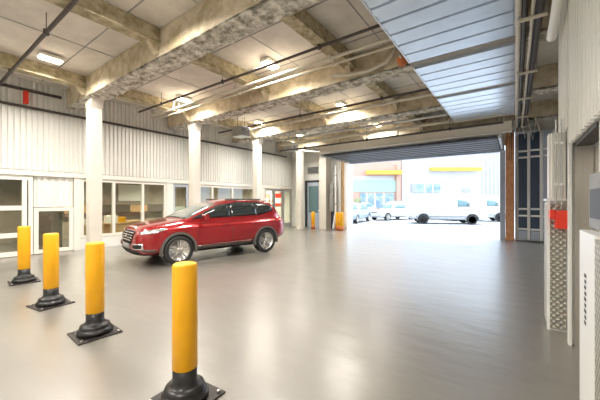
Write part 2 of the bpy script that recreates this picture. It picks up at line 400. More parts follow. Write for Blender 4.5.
MB().lathe([(.0,-.12),(.07,-.12),(.09,-.04),(.12,0),(.12,.05),(.07,.09),(.06,.2),(.0,.2)],n=14).build('valve_body', M['orangey'], o)
MB().tube([(0,-.08,.02),(0,-.22,.02)],.03).build('outlet', M['lightpipe'], o)
MB().lathe([(.0,0),(.08,0),(.08,.02),(0,.02)],(0,0,.2),n=12).build('hand_wheel', M['darkpipe'], o)
# hangers and clutter on far ceiling: trusses
for i, (x, y) in enumerate(((-8.6,11.0),(-7.2,12.15),(-4.9,12.15),(-2.6,12.15))):
    o = empty('truss_bracket', (x,y,4.5), label=['zigzag steel bracket under the ceiling above the last two columns','zigzag steel bracket under the ceiling left of the opening','zigzag steel bracket over the middle of the opening','zigzag steel bracket right of the middle of the opening','zigzag steel bracket nearest the ribbed panels'][i], cat='bracket')
    MB().box(-.5,.5,-.02,.02,.3,.34).build('top_rail', M['galv'], o); MB().box(-.5,.5,-.02,.02,0,.04).build('bottom_rail', M['galv'], o)
    m = MB()
    for k in range(4): m.tube([(-.5+k*.25,0,.02 if k%2 else .32),(-.25+k*.25,0,.32 if k%2 else .02)],.014,6)
    m.build('zigzag', M['lightpipe'], o)
    for s in (-.45,.45): MB().tube([(s,0,.34),(s,0,.65)],.012,6).build('hanger', M['galv'], o)
# unit heaters near the left wall
def heater(x,y,z,lb):
    r = empty('unit_heater', (x,y,z), label=lb, cat='heater')
    MB().rbox(-.28,.28,-.25,.25,0,.42,.02).build('case', M['galv'], r)
    m = MB()
    for k in range(5): m.box(.281,.30,-.21,.21,.05+k*.07,.075+k*.07)
    m.build('louvre', M['dark'], r)
    for s in (-.2,.2): MB().tube([(0,s,.42),(0,s,HC-z)],.01,6).build('hanger', M['darkpipe'], r)
heater(-9.3,8.6,4.28,'dark louvred unit heater hanging between the second and third columns')
heater(-9.3,12.0,4.15,'dark louvred unit heater hanging between the third and fourth columns')
o = empty('alarm_horn', (XL+.13,2.27,4.42), label='small red alarm box high on the left corrugated wall', cat='alarm')
MB().rbox(-.07,.05,-.055,.055,0,.36,.01).build('alarm_body', M['red'], o); MB().lathe([(0,0),(.045,0),(.035,.03),(0,.03)],(.05,0,.22),axis='x',n=16).build('alarm_lens', M['red'], o)

# ------------------------------------------------------------------ ceiling lamps
lampspots = [(-9.1,2.25,'over the row of yellow bollards'),(-9.1,5.8,'over the bonnet side of the red car by the left wall'),(-5.0,5.6,'between the first and second big beams, over the middle of the floor'),
             (-9.1,9.5,'by the left wall between the second and third big beams'),(-5.05,9.5,'between the second and third big beams, over the middle of the floor'),(-9.1,12.6,'farthest along the left side'),(-5.05,12.9,'above the raised dark door')]
L0 = None
def lamp_tree(x,y,label):
    global L0
    if L0 is None:
        r = empty('ceiling_light', (x,y,5.0), cat='light', group='ceiling lights between the beams')
        MB().rbox(-.13,.13,-.24,.24,.04,.12,.01).build('housing', M['lamphouse'], r)
        MB().rbox(-.11,.11,-.21,.21,0,.04,.01).build('diffuser', M['lamp'], r)
        for s in (-.15,.15): MB().tube([(0,s,.12),(0,s,.15)],.01,6).build('stem', M['lamphouse'], r)
        L0 = r
    else: r = copy_tree(L0)
    r.location = (x,y,5.0); r['label'] = 'glowing ceiling light '+label
    return r
def lampl(x,y,z,e,col=(1,.945,.865),size=1.0):
    l = bpy.data.lights.new('lamp_light','AREA'); l.energy = e; l.color = col; l.size = size; l.shape = 'DISK'; l.spread = 2.7
    o = bpy.data.objects.new('lamp_light', l); C.objects.link(o); o.location = (x,y,z); return o
for x,y,lb in lampspots:
    lamp_tree(x,y,lb); lampl(x,y,4.98,112)
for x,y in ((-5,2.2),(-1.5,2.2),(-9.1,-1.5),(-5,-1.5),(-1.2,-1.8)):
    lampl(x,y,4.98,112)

# ------------------------------------------------------------------ ribbed overhead panels at the right
panels = [(-.5,6.14,'nearest and largest blue white ribbed ceiling panel'),(6.44,8.5,'middle blue white ribbed ceiling panel between two cross bars'),(8.72,11.68,'farthest blue white ribbed ceiling panel, before the raised dark door')]
for a,b,lb in panels:
    r = empty('overhead_canopy', (-.85,(a+b)/2,4.45), label=lb, cat='panel'); L = (b-a)/2
    n = max(3, round((b-a)/.42)); p = (b-a)/n; prof = []
    for k in range(n):
        t = -L+k*p
        prof += [(t,0.0),(t+p*.10,-.0),(t+p*.12,-.07),(t+p*.50,-.078),(t+p*.52,-.06),(t+p*.98,-.07)]
    prof += [(L,-.02),(L,.03),(-L,.03)]
    MB().prism(prof, -.85, .83, 'x').build('sheet', M['deck'], r)
    for s in (-.87,.85): MB().box(s-.015,s+.015,-L,L,-.07,.04).build('edge_rail', M['galv'], r)
for y,lb in ((6.29,'dark beige cross bar under the ribbed panels, nearer one'),(8.61,'dark beige cross bar under the ribbed panels, middle one'),(11.8,'pale cross bar at the far end of the ribbed panels')):
    r = empty('cross_bar', (-.85,y,4.40), label=lb, cat='bar')
    MB().box(-.9,1.15,-.10,.10,.0,.10).build('bar', M['deckbar'] if y < 11 else M['lightpipe'], r, bevel=.01)
    for s in (-.6,.9): MB().tube([(s,0,.1),(s,0,.148)],.014,6).build('hanger', M['galv'], r)
# pipes and cable runs beside the panels, running towards the door
for i,(x,z,rr,m_,lb) in enumerate(((.04,4.28,.035,'lightpipe','pale pipe closest to the ribbed panels, running towards the door'),
        (.11,4.30,.04,'darkpipe','dark pipe right of the pale pipe, running towards the door'),
        (.20,4.24,.022,'lightpipe','thin pale conduit between the dark pipes at the right'),
        (.28,4.32,.05,'darkpipe','thick dark pipe closest to the right wall, running towards the door'))):
    pipe([(x,.3,z),(x,14.2,z)], rr, m_, lb)
for i,y in enumerate((1.2,5.3,7.5,9.4,11.4)):
    o = empty('pipe_clamp', (.16,y,4.2), label='pale clamp bar under the pipe bundle, number one nearest the camera' if i==0 else ['','pale clamp bar under the pipe bundle before the near cross bar','pale clamp bar under the pipe bundle between the two cross bars','pale clamp bar under the pipe bundle past the middle cross bar','pale clamp bar under the pipe bundle, farthest one'][i], cat='clamp')
    MB().box(-.13,.20,-.03,.03,-.03,0).build('bar', M['lightpipe'], o)
    for s in (-.12,.19): MB().tube([(s,0,0),(s,0,.95)],.012,6).build('rod', M['galv'], o)
bpy.data.objects['pipe_clamp']['label'] = 'pale clamp bar under the pipe bundle, nearest the camera'
# overhead motor and chains near the blue door leaves
o = empty('door_operator', (.35,13.6,4.0), label='grey door motor with drum and chain above the blue folded doors', cat='motor')
MB().rbox(-.35,.3,-.25,.2,.1,.5,.03).build('gearbox', M['grey'], o)
MB().lathe([(0,-.35),(.16,-.35),(.16,.35),(0,.35)],(-.1,-.1,.3),axis='x',n=18).build('drum', M['galv'], o)
MB().tube([(-.5,-.3,.1),(-.52,-.3,-.9),(-.45,-.28,-.9),(-.45,-.28,.1)],.012,6).build('chain', M['darkpipe'], o)
m = MB()
for k in range(5): m.tube([(-.6+k*.2,-.35,.55),(-.5+k*.22,-.3,.0-.08*k%.3),(-.35+k*.2,-.3,.5)],.02,6)
m.build('hose', M['lightpipe'], o)

# raised sectional door
r = empty('raised_sectional_door', (-3.95,13.5,3.78), label='dark slate sectional door raised flat under the ceiling over the opening', cat='door')
DY0, DY1, n = 12.1, 14.95, 6
for k in range(n):
    a = DY0+(DY1-DY0)*k/n-13.5; b = a+(DY1-DY0)/n-.025
    prof = [(a,0)]
    for j in range(3):
        t = a+(b-a)*j/3; q = (b-a)/3; prof += [(t+q*.15,0),(t+q*.3,-.035),(t+q*.75,-.035),(t+q*.9,0)]
    prof += [(b,0),(b,.05),(a,.05)]
    pn = MB().prism(prof, -3.45, 3.45, 'x').build('door_panel', M['slate'], r)
    MB().box(-3.45,3.45,b-.03,b+.022,-.05,-.036+.02).build('joint_strip', M['bluegrey'], pn)
for s in (-3.53,3.53): MB().box(s-.04,s+.04,DY0-13.6,DY1-13.5,-.06,.06).build('track', M['galv'], r)
for s in (-3.5,0,3.5):
    for y in (-1.2,1.0): MB().tube([(s,y,.05),(s,y,HC-3.78)],.015,6).build('hanger', M['galv'], r)
struct(MB().box(-7.45,-.36,YF-.02,YF+.2,3.66,3.94).build('trim_6', M['bluegrey']))

o = empty('door_girder', (-3.8,11.97,3.88), label='pale steel girder crossing just before the raised dark door', cat='girder')
MB().box(-3.75,3.72,-.015,.015,.02,.34).build('web', M['column'], o)
for z in (0,.34): MB().box(-3.75,3.72,-.08,.08,z,z+.02).build('flange', M['column'], o)
for x in (-3.5,0,3.5): MB().tube([(x,0,.36),(x,0,HC-3.88)],.02,6).build('hanger', M['galv'], o)
# right of the opening: orange steel column and blue folded door leaves
o = empty('steel_column', (-.16,15.1,0), label='rust orange steel column at the right edge of the opening', cat='column')
m = MB(); m.box(-.16,.14,-.2,-.17,0,4.5); m.box(-.16,.14,.0,.03,0,4.5); m.box(-.03,.01,-.17,0,0,4.5); m.build('shaft', M['rust'], o)
MB().box(-.18,.155,-.22,.05,0,.06).build('base_plate', M['rust'], o)
MB().box(-.35,-.17,-.2,-.02,0,3.7).build('jamb', M['bluegrey'], o)
o = empty('folding_door', (.05,14.85,0), label='navy blue folded door leaves with pale bands right of the orange column', cat='door')
for k in range(3):
    y = -.12*k; x0 = .06+k*.38
    lf = MB().rbox(x0,x0+.28,y-.05,y+.05,.06,4.3,.008).build('leaf', M['navy'] if k != 2 else M['bluegrey'], o)
    for z in (.45,.98,1.25,3.3,3.55): MB().box(x0,x0+.28,y-.066,y-.051,z,z+.07).build('band', M['white'], lf)
    MB().box(x0+.28,x0+.375,y-.09,y+.03,.06,4.3).build('edge_strip', M['white'], lf)
    MB().box(x0+.01,x0+.27,y-.064,y-.051,.06,.42).build('kick_panel', M['bluegrey'], lf)
struct(MB().box(1.55,1.7,6.6,YF,0,HC).build('wall_right_far', M['wallwhite']))
o = empty('notice_board', (1.50,13.2,1.5), label='pink and red notice panel on the right wall past the diamond plate pier', cat='notice')
MB().box(0,.02,-.5,.5,0,1.6).build('board', M['paper'], o); MB().box(-.01,0,-.4,.2,.9,1.3).build('poster', M['red'], o)

# things by the left jamb of the opening
def far_door():
    r = empty('door_5', (-10.6,YF-.03,0), kind='structure')
    m = MB(); m.box(-.62,-.45,-.04,.03,0,2.85); m.box(.45,.62,-.04,.03,0,2.85); m.box(-.45,.45,-.04,.03,2.72,2.85); m.build('door_frame', M['slate'], r)
    lf = MB().box(-.45,.45,-.02,.02,0,2.72).build('leaf', M['bluegrey'], r)
    MB().box(-.34,.34,-.035,-.021,.9,2.5).build('pane', M['vanglass'], lf)
    MB().lathe([(0,0),(.03,0),(.03,.05),(0,.05)],(.36,-.08,1.02),axis='y',n=10).build('door_handle', M['chrome'], lf)
# shift so that the door is seen between the last column and the pier
far_door(); bpy.data.objects['door_5'].location.x = -9.85
o = empty('wall_vent', (-9.9,YF-.001,3.25), label='grey louvred wall vent above the far left door', cat='vent')
MB().box(-.4,.4,-.05,0,0,.42).build('frame', M['galv'], o); m = MB()
for k in range(5): m.box(-.36,.36,-.07,-.051,.04+k*.075,.075+k*.075)
m.build('louvre', M['dark'], o)
struct(MB().box(-9.1,-8.65,14.4,YF-.002,0,4.5).build('trim_7', M['column']))
o = empty('pipe_riser', (-8.4,14.7,0), label='grey control panel with conduits between the pale pier and the tan jamb', cat='panel')
MB().rbox(-.13,.1,-.08,.1,1.0,2.6,.01).build('panel_box', M['grey'], o)
for s in (-.08,.0,.08): MB().tube([(s,.05,2.6),(s,.05,4.1)],.02,6).build('conduit', M['galv'], o)
MB().box(-.1,.08,.0,.1,0,1.0).build('lower_box', M['slate'], o)
o = empty('downpipe', (-8.1,14.55,0), label='white vertical pipe bending at its foot beside the tan jamb', cat='pipe')
MB().tube([(0,0,3.6),(0,0,1.1),(-.05,-.02,.6),(-.14,-.05,.05)],.06,12).build('pipe_run', M['white'], o)
for z in (1.4,3.0): MB().lathe([(.07,0),(.07,.06)],(0,0,z),n=12).build('collar', M['galv'], o)
def safety_post(x,y,lb):
    r = empty('safety_post', (x,y,0), label=lb, cat='post')
    MB().lathe([(0,0),(.11,0),(.11,.9),(.09,.97),(0,1.0)],n=16).build('post', M['yellow'], r)
    MB().lathe([(.115,.0),(.115,.22),(.11,.22)],n=16).build('base_band', M['orangey'], r)
safety_post(-9.35,14.15,'yellow safety post between the last column and the pale pier')
safety_post(-7.85,14.3,'yellow safety post at the left jamb of the opening, left of two')
safety_post(-7.56,14.2,'yellow safety post at the left jamb of the opening, right of two')

# ------------------------------------------------------------------ right wall near the camera
XR = .51
mb = MB(); corrugated(mb, 4.46, 5.4, 2.45, HC, XR, .03, .13, 'y', -1, .3)
corrugated(mb, -4, 4.459, 2.24, HC, XR, .03, .13, 'y', -1, .3)
mb.box(XR+.002, XR+.30, 4.46, 4.80, 0, 2.449)
struct(mb.build('wall_right', M['corr']))
mb = MB(); mb.box(XR+.3, 2.8, 4.46, 5.4, 0, HC); mb.box(XR+.3,1.7,5.4,6.6,0,HC)
struct(mb.build('wall_right_core', M['wallwhite']))
# pier clad in diamond plate
o = empty('clad_pier', (.34,4.82,0), label='pale pier with diamond plate cladding beneath the red box', cat='pier')
MB().box(.0,.168,.0,.5,0,1.58).build('pier_body', M['wallwhite'], o)
MB().box(.012,.160,-.012,-.001,.02,1.57).build('diamond_plate', M['diamond'], o)
MB().box(-.012,-.001,.03,.5,.02,1.57).build('side_plate', M['diamond'], o)
MB().box(-.018,.011,-.018,-.0,0,1.6).build('corner_guard', M['white'], o)
MB().box(-.02,.168,-.02,.5,1.6,1.63).build('cap', M['white'], o)
m = MB(); corrugated(m, .0, .166, 1.631, 2.44, .005, .02, .055, 'x', -1, .2); m.build('upper_cladding', M['corr'], o)
o = empty('door_guard', (.50,4.45,0), label='white upright corner guard at the near edge of the diamond plate pier', cat='guard')
MB().box(-.02,.008,-.30,.34,0.0,2.4).build('guard', M['white'], o)
bpy.data.objects['door_guard'].scale = (1,.12,1)
o = empty('alarm_box', (.36,4.70,1.27), label='bright red fire alarm box on the diamond plate pier', cat='alarm')
MB().rbox(.03,.18,-.06,.10,0,.215,.008).build('box_body', M['red'], o)
MB().rbox(-.02,.028,-.05,.08,.11,.225,.006).build('side_flap', M['red'], o)
MB().box(.05,.155,-.068,-.061,.12,.19).build('front_window', M['red'], o)
for x_,lb in ((.405,'thin grey conduit rising from the red box, left one'),(.455,'thin grey conduit rising from the red box, right one')):
    o = empty('conduit', (x_,4.77,1.49), label=lb, cat='conduit')
    MB().tube([(0,0,0),(0,0,1.1)],.008,8).build('pipe_run', M['galv'], o)
    for z in (.3,.8): MB().box(-.016,.016,-.01,.014,z,z+.03).build('clip', M['white'], o)
# lift opening
o = empty('lift_door', (.52,3.85,0), label='brushed stainless lift door and jamb right of the red alarm box', cat='door')
MB().box(.01,.16,.56,.60,0,2.2).build('jamb', M['stainless'], o)
MB().box(.165,.20,-.53,.60,0,2.2).build('door_leaf', M['stainless'], o)
MB().box(.01,.16,-.53,.60,2.2,2.235).build('head', M['dark'], o)
MB().rbox(.11,.164,-.2,-.12,1.3,1.62,.01).build('handle', M['dark'], o)
# near guard wall
o = empty('guard_wall', (.405,2.9,0), label='waist high white guard wall with diamond plate at the right edge of the picture', cat='guard')
MB().rbox(0,.075,-.30,.24,0,1.38,.008).build('white_panel', M['white'], o)
MB().rbox(.0,.075,-1.7,-.302,0,1.36,.004).build('diamond_plate', M['diamond'], o)
m = MB()
for k in range(9): m.box(-.003,-.0005,-.03-(k%3)*.004,.03-(k%2)*.012,.72+k*.042,.745+k*.042)
m.build('stencil_mark', M['dark'], o)
o = empty('control_panel', (.529,2.93,1.39), label='grey control panel with dark screen above the white guard wall', cat='panel')
MB().rbox(-.05,.01,-.35,.35,0,.42,.01).build('panel_body', M['grey'], o)
MB().box(-.056,-.051,-.30,.28,.08,.30).build('screen', M['dark'], o)
struct(MB().box(.54,.80,-4,3.3,0,2.235).build('wall_right_near', M['corr']))
# curved duct on the upper right wall
o = empty('white_duct', (.39,3.6,3.8), label='curved white duct on the upper right wall', cat='duct')
MB().tube([(0,-1.8,.9),(0,-1.0,.75),(0,-.4,.45),(0,.2,.15),(0,.9,0),(0,1.5,-.05)],.055,12).build('duct_run', M['white'], o)
for q in ((0,-1.0,.75),(0,.2,.15)): MB().lathe([(.062,-.03),(.062,.03)],q,axis='y',n=14).build('collar', M['galv'], o)

# ------------------------------------------------------------------ bollards
def make_bollard():
    r = empty('bollard', (0,0,0), cat='bollard', group='yellow bollards in a row')
    MB().lathe([(.092,.26),(.097,.265),(.097,1.078),(.090,1.094),(.078,1.10),(0,1.102)],n=40).build('yellow_sleeve', M['yellow'], r)
    MB().lathe([(.155,.016),(.185,.03),(.18,.055),(.168,.075),(.150,.08),(.156,.10),(.150,.118),(.125,.128),(.105,.14),(.094,.17),(.094,.275),(.0,.275)],n=40).build('flex_base', M['black'], r)
    MB().rbox(-.225,.225,-.225,.225,0,.016,.004).build('base_plate', M['plate'], r)
    for sx in (-1,1):
        for sy in (-1,1):
            MB().lathe([(.0,.0165),(.017,.0165),(.017,.028),(.011,.034),(0,.035)],(sx*.185,sy*.185,0),n=6).build('bolt', M['bolt'], r)
    return r
B0 = make_bollard()
for i,(x,y,a,lb) in enumerate(((-2.16,1.39,5,'yellow bollard nearest the camera, on black flexible base'),(-4.11,1.44,-3,'second nearest yellow bollard, standing before the first column'),
                   (-5.80,1.44,8,'third nearest yellow bollard, left of the first column'),(-7.86,1.53,-6,'farthest yellow bollard at the left edge, before the big window'))):
    b = B0 if i == 0 else copy_tree(B0)
    b.location = (x,y,0); b.rotation_euler = (0,0,math.radians(a)); b['label'] = lb

# ------------------------------------------------------------------ vehicles
def pchip(tab):
    tab = sorted(tab); X = [t[0] for t in tab]; Y = [t[1] for t in tab]; n = len(X)
    h = [X[i+1]-X[i] for i in range(n-1)]; d = [(Y[i+1]-Y[i])/h[i] for i in range(n-1)]
    m = [d[0]]+[0 if d[i-1]*d[i] <= 0 else 2*d[i-1]*d[i]/(d[i-1]+d[i]) for i in range(1,n-1)]+[d[-1]]
    def f(x):
        x = min(max(x, X[0]), X[-1]); i = 0
        while i < n-2 and x > X[i+1]: i += 1
        t = (x-X[i])/h[i]; t2 = t*t; t3 = t2*t
        return (2*t3-3*t2+1)*Y[i]+(t3-2*t2+t)*h[i]*m[i]+(-2*t3+3*t2)*Y[i+1]+(t3-t2)*h[i]*m[i+1]
    return f
def spow(c, e): return math.copysign(abs(c)**e, c)
def loft(x0, x1, zb, zt, w, zc, nu=4, nl=4, NX=90, NR=56, swage=None, tum=None):
    mb = MB(); xs = []
    for i in range(NX):
        t = i/(NX-1); t = .5-.5*math.cos(PI*t) if True else t
        xs.append(x0+(x1-x0)*t)
    def P(i, j):
        x = xs[i]; a = 2*PI*j/NR; c, s = math.cos(a), math.sin(a)
        b, T, W, Z = zb(x), zt(x), w(x), zc(x)
        if s >= 0:
            z = Z+(T-Z)*spow(s, 2/nu); y = W*spow(c, 2/nu)
            if tum: y *= 1-tum*max(0, z-Z)
        else: z = Z+(Z-b)*spow(s, 2/nl); y = W*spow(c, 2/nl)
        if swage: y *= 1+swage(x, z)
        return (x, y, z)
    mb.grid(P, NX, NR, closed_v=True)
    mb.add([P(0,j) for j in range(NR)], [tuple(range(NR))]); mb.add([P(NX-1,j) for j in range(NR)], [tuple(range(NR))])
    return mb
def bool_cut(o, cutters):
    for c in cutters:
        m = o.modifiers.new('c','BOOLEAN'); m.object = c; m.operation = 'DIFFERENCE'; m.solver = 'EXACT'
    dg = bpy.context.evaluated_depsgraph_get(); me = bpy.data.meshes.new_from_object(o.evaluated_get(dg))
    o.modifiers.clear(); o.data = me
    for c in cutters: bpy.data.objects.remove(c)
def bvh_of(o):
    me = o.data; return BVHTree.FromPolygons([v.co.copy() for v in me.vertices], [tuple(p.vertices) for p in me.polygons])
def patch(bvhs, lo, hi, to3, d, name, m_, parent, off=.008, nu=14, nv=6, thick=.006):
    """strip between polylines lo and hi (2-D), mapped by to3 to ray origins, shot along d onto the body"""
    def pl(P, t):
        L = [0]
        for i in range(len(P)-1): L.append(L[-1]+math.dist(P[i],P[i+1]))
        q = t*L[-1]
        for i in range(len(P)-1):
            if q <= L[i+1]+1e-9:
                f = (q-L[i])/max(L[i+1]-L[i],1e-9); return tuple(P[i][k]+(P[i+1][k]-P[i][k])*f for k in range(2))
        return P[-1]
    d = Vector(d).normalized(); G = []
    for i in range(nu):
        a, b = pl(lo, i/(nu-1)), pl(hi, i/(nu-1)); row = []
        for j in range(nv):
            t = j/(nv-1); o = Vector(to3(a[0]+(b[0]-a[0])*t, a[1]+(b[1]-a[1])*t)); best = None
            for B in bvhs:
                h = B.ray_cast(o, d)
                if h[0] is not None and (best is None or h[3] < best[3]): best = h
            row.append(best[0]-d*off if best else None)
        G.append(row)
    good = [p for r_ in G for p in r_ if p]
    if not good: return None
    for r_ in G:
        for j, p in enumerate(r_):
            if p is None: r_[j] = min(good, key=lambda q: (q-(r_[j-1] if j and r_[j-1] else good[0])).length)
    mb = MB(); mb.grid(lambda i,j: G[i][j], nu, nv)
    # skirt for thickness
    mb.grid(lambda i,j: G[i][j]+d*(off+thick), nu, nv)
    rim = [(i,0) for i in range(nu)]+[(nu-1,j) for j in range(1,nv)]+[(i,nv-1) for i in range(nu-2,-1,-1)]+[(0,j) for j in range(nv-2,0,-1)]
    top = [G[i][j] for i,j in rim]; bot = [p+d*(off+thick) for p in top]; n = len(rim)
    mb.add(top+bot, [(k,(k+1)%n,(k+1)%n+n,k+n) for k in range(n)])
    return mb.build(name, m_, parent, merge=True)
def wheel(parent, x, y, side, R, W=.235, spokes=5, rr=None):
    """side=+1: outer face towards +y"""
    rr = rr or R*.70; w = empty('wheel', (x,y,R)); w.parent = parent
    h = W/2
    MB().lathe([(rr,-h),(R-.02,-h),(R,-h+.03),(R,h-.03),(R-.02,h),(rr+.012,h+.004),(rr,h-.01),(rr,-h)],axis='y',n=40).build('tyre', M['tyre'], w)
    m = MB(); f = side
    m.lathe([(rr-.025,f*(h-.12)),(rr-.012,f*(h-.012)),(rr,f*(h-.004)),(rr+.004,f*(h-.01)),(rr,f*(h-.05))],axis='y',n=36)
    m.lathe([(0,f*(h-.02)),(.045,f*(h-.022)),(.06,f*(h-.035)),(.06,f*(h-.08)),(0,f*(h-.08))],axis='y',n=20)
    for k in range(spokes):
        for dd in (-.16,.16):
            a = 2*PI*(k)/spokes+PI/2; a1 = a+dd
            p0 = Vector((math.cos(a+dd*1.2)*.04, f*(h-.04), math.sin(a+dd*1.2)*.04)); p1 = Vector((math.cos(a1)*(rr-.012), f*(h-.035), math.sin(a1)*(rr-.012)))
            m.tube([p0,(p0+p1)/2+Vector((0,f*.012,0)),p1],[.018,.014,.016],6)
    m.build('rim', M['rim'], w)
    MB().lathe([(0,f*(h-.11)),(rr-.025,f*(h-.11)),(rr-.025,f*(h-.13)),(0,f*(h-.13))],axis='y',n=24).build('brake_disc', M['liner'], w)
    return w
def arch(parent, x, zc, r0, r1, y0, y1, m_=None, a0=-12, a1=192):
    m = MB(); n = 28; ring = []
    for k in range(n+1):
        a = math.radians(a0+(a1-a0)*k/n); c, s = math.cos(a), math.sin(a)
        ring.append([(x+c*r0,y0,zc+s*r0),(x+c*r1,y0,zc+s*r1),(x+c*(r1-.01),y1,zc+s*(r1-.01)),(x+c*r0,y1,zc+s*r0)])
    m.grid(lambda i,j: ring[i][j], n+1, 4, closed_v=True, smooth=False); m.add(ring[0],[(0,1,2,3)]); m.add(ring[-1],[(3,2,1,0)])
    return m.build('arch_cladding', m_ or M['carplastic'], parent)
def cutter(x, z, r, y0, y1):
    return MB().lathe([(r,y0),(r,y1)],(x,0,z),axis='y',n=48).build('tmp_cut', M['liner'])

def suv():
    r = empty('car', (0,0,0), label='metallic red sport utility car parked beside the column row', cat='car')
    zt = pchip([(2.29,.62),(2.27,.74),(2.2,.90),(2.08,.985),(1.8,1.04),(1.4,1.095),(1.15,1.12),(0,1.10),(-1.2,1.13),(-2.0,1.15),(-2.13,1.10),(-2.2,1.0),(-2.24,.80)])
    zb = pchip([(2.29,.44),(2.22,.30),(2.0,.235),(1.0,.25),(-1.2,.26),(-1.85,.29),(-2.12,.36),(-2.24,.50)])
    w = pchip([(2.29,.50),(2.26,.66),(2.15,.80),(1.95,.89),(1.6,.932),(1.2,.94),(0,.925),(-1.2,.94),(-1.65,.93),(-1.98,.885),(-2.15,.82),(-2.24,.68)])
    zc = pchip([(2.29,.54),(1.8,.62),(0,.66),(-2,.70),(-2.24,.66)])
    sw = lambda x, z: .016*math.exp(-((z-.90-.03*(1-x))/.05)**2)*(1 if abs(x) < 1.9 else max(0,1-(abs(x)-1.9)*3)) - .014*math.exp(-((z-.55)/.12)**2)*(1 if abs(x) < .9 else 0)
    body = loft(-2.24, 2.29, zb, zt, w, zc, 4.2, 3.4, 110, 88, sw).build('body', M['carred'], r, merge=True)
    bool_cut(body, [cutter(s*1.35, .37, .405, a, b) for s in (1,-1) for a,b in ((.62,1.2),(-1.2,-.62))])
    for p in body.data.polygons: p.use_smooth = True
    body.data.set_sharp_from_angle(angle=math.radians(40)) if hasattr(body.data,'set_sharp_from_angle') else None
    gz = pchip([(1.38,1.03),(1.26,1.085),(.68,1.36),(.14,1.56),(-.15,1.625),(-.6,1.672),(-1.1,1.665),(-1.5,1.62),(-1.8,1.555),(-1.9,1.46),(-2.06,1.22),(-2.14,1.08)])
    gb = lambda x: .98
    gw = pchip([(1.38,.72),(1.1,.81),(.3,.85),(-.6,.86),(-1.5,.84),(-1.9,.78),(-2.14,.68)])
    gh = loft(-2.14, 1.38, lambda x: .95, gz, gw, lambda x: 1.0, 5.5, 4, 90, 72, None, .33).build('cabin', M['carred'], r, merge=True)
    B1 = bvh_of(gh); B2 = bvh_of(body); side = lambda x,z: (x,3,z); D = (0,-1,0)
    for sgn in (1,-1):
        S = (lambda x,z,sg=sgn: (x,3*sg,z)); D = (0,-sgn,0)
        # black surround, then three panes
        patch([B1,B2],[(1.0,1.13),(-1.2,1.17),(-1.75,1.29)],[(.92,1.17),(.14,1.50),(-.5,1.575),(-1.2,1.57),(-1.65,1.49),(-1.77,1.38)],S,D,'window_trim',M['liner'],r,.010,26,5)
        patch([B1,B2],[(.74,1.155),(-.13,1.165)],[(.64,1.235),(.12,1.47),(-.13,1.515)],S,D,'side_window',M['carglass'],r,.016,16,6)
        patch([B1,B2],[(-.19,1.165),(-1.08,1.19)],[(-.19,1.52),(-.6,1.555),(-1.03,1.55)],S,D,'side_window',M['carglass'],r,.016,12,6)
        patch([B1,B2],[(-1.15,1.20),(-1.68,1.33)],[(-1.10,1.545),(-1.45,1.515),(-1.70,1.42)],S,D,'side_window',M['carglass'],r,.016,12,6)
        patch([B2],[(.93,.27),(-.93,.27)],[(.93,.40),(-.93,.40)],S,D,'sill_cladding',M['carplastic'],r,.014,20,4)
        # door seams as thin dark strips
        for xa, xb in ((.88,.84),(-.16,-.16),(-1.06,-.95)):
            patch([B2],[(xa,.42),(xa-.012,.42)],[(xb,1.04),(xb-.012,1.04)],S,D,'door_seam',M['liner'],r,.002,2,8)
        patch([B2],[(-.95,.44),(.85,.42)],[(-.95,.452),(.85,.432)],S,D,'chrome_strip',M['chrome'],r,.006,14,2)
        for hx in (.05,-.88):
            h = patch([B2],[(hx-.13,.945),(hx+.09,.935)],[(hx-.13,.972),(hx+.09,.962)],S,D,'door_handle',M['carred'],r,.030,8,3)
        # mirror
        mm = MB(); mm.rbox(-.07,.06,-.11,.11,-.065,.075,.035); mo = mm.build('wing_mirror', M['carred'], r); mo.location = (.70,sgn*1.0,1.17)
        MB().tube([(0,-sgn*.10,-.03),(0,-sgn*.24,-.05)],.025,8).build('stalk', M['carplastic'], mo)
        # lamps
        patch([B2],[(1.62,.915),(1.9,.835),(2.24,.79)],[(1.62,.925),(1.85,.935),(2.19,.87)],S,D,'headlamp',M['headlamp'],r,.009,14,6)
        patch([B2],[(-1.8,.97),(-2.15,.93)],[(-1.82,1.08),(-2.17,1.04)],S,D,'tail_lamp',M['taillamp'],r,.012,8,5)
        patch([B2],[(2.18,.40),(1.86,.36)],[(2.19,.46),(1.90,.43)],S,D,'bumper_cladding',M['carplastic'],r,.010,8,4)
        arch(r, 1.35, .37, .40, .462, sgn*.86, sgn*.962); arch(r, -1.35, .37, .40, .462, sgn*.86, sgn*.958)
        MB().rbox(-1.35,-.1,sgn*.60-.02,sgn*.60+.02,1.62,1.672,.01).build('roof_rail', M['carplastic'], r)
        wheel(r, 1.35, sgn*.83, sgn, .37); wheel(r, -1.35, sgn*.83, sgn, .37)
    F = lambda y,z: (4,y,z); DF = (-1,0,0)
    # windscreen and rear glass
    patch([B1],[(-.74,1.14),(0,1.15),(.74,1.14)],[(-.60,1.52),(0,1.56),(.60,1.52)],F,(-1,0,-.0),'windscreen',M['screenglass'],r,.014,18,10)
    patch([B1],[(-.66,1.2),(.66,1.2)],[(-.58,1.46),(.58,1.46)],lambda y,z:(-4,y,z),(1,0,0),'rear_window',M['carglass'],r,.012,14,6)
    g = patch([B2],[(-.36,.56),(.36,.56)],[(-.48,.87),(.48,.87)],F,DF,'grille',M['liner'],r,.012,12,6)
    for z,ww in ((.64,.37),(.70,.40),(.76,.42),(.82,.44)):
        patch([B2],[(-ww,z),(ww,z)],[(-ww,z+.022),(ww,z+.022)],F,DF,'grille_bar',M['chrome'],g,.030,12,2)
    patch([B2],[(-.07,.72),(.07,.72)],[(-.06,.80),(.06,.80)],F,DF,'badge',M['chrome'],g,.05,4,3)
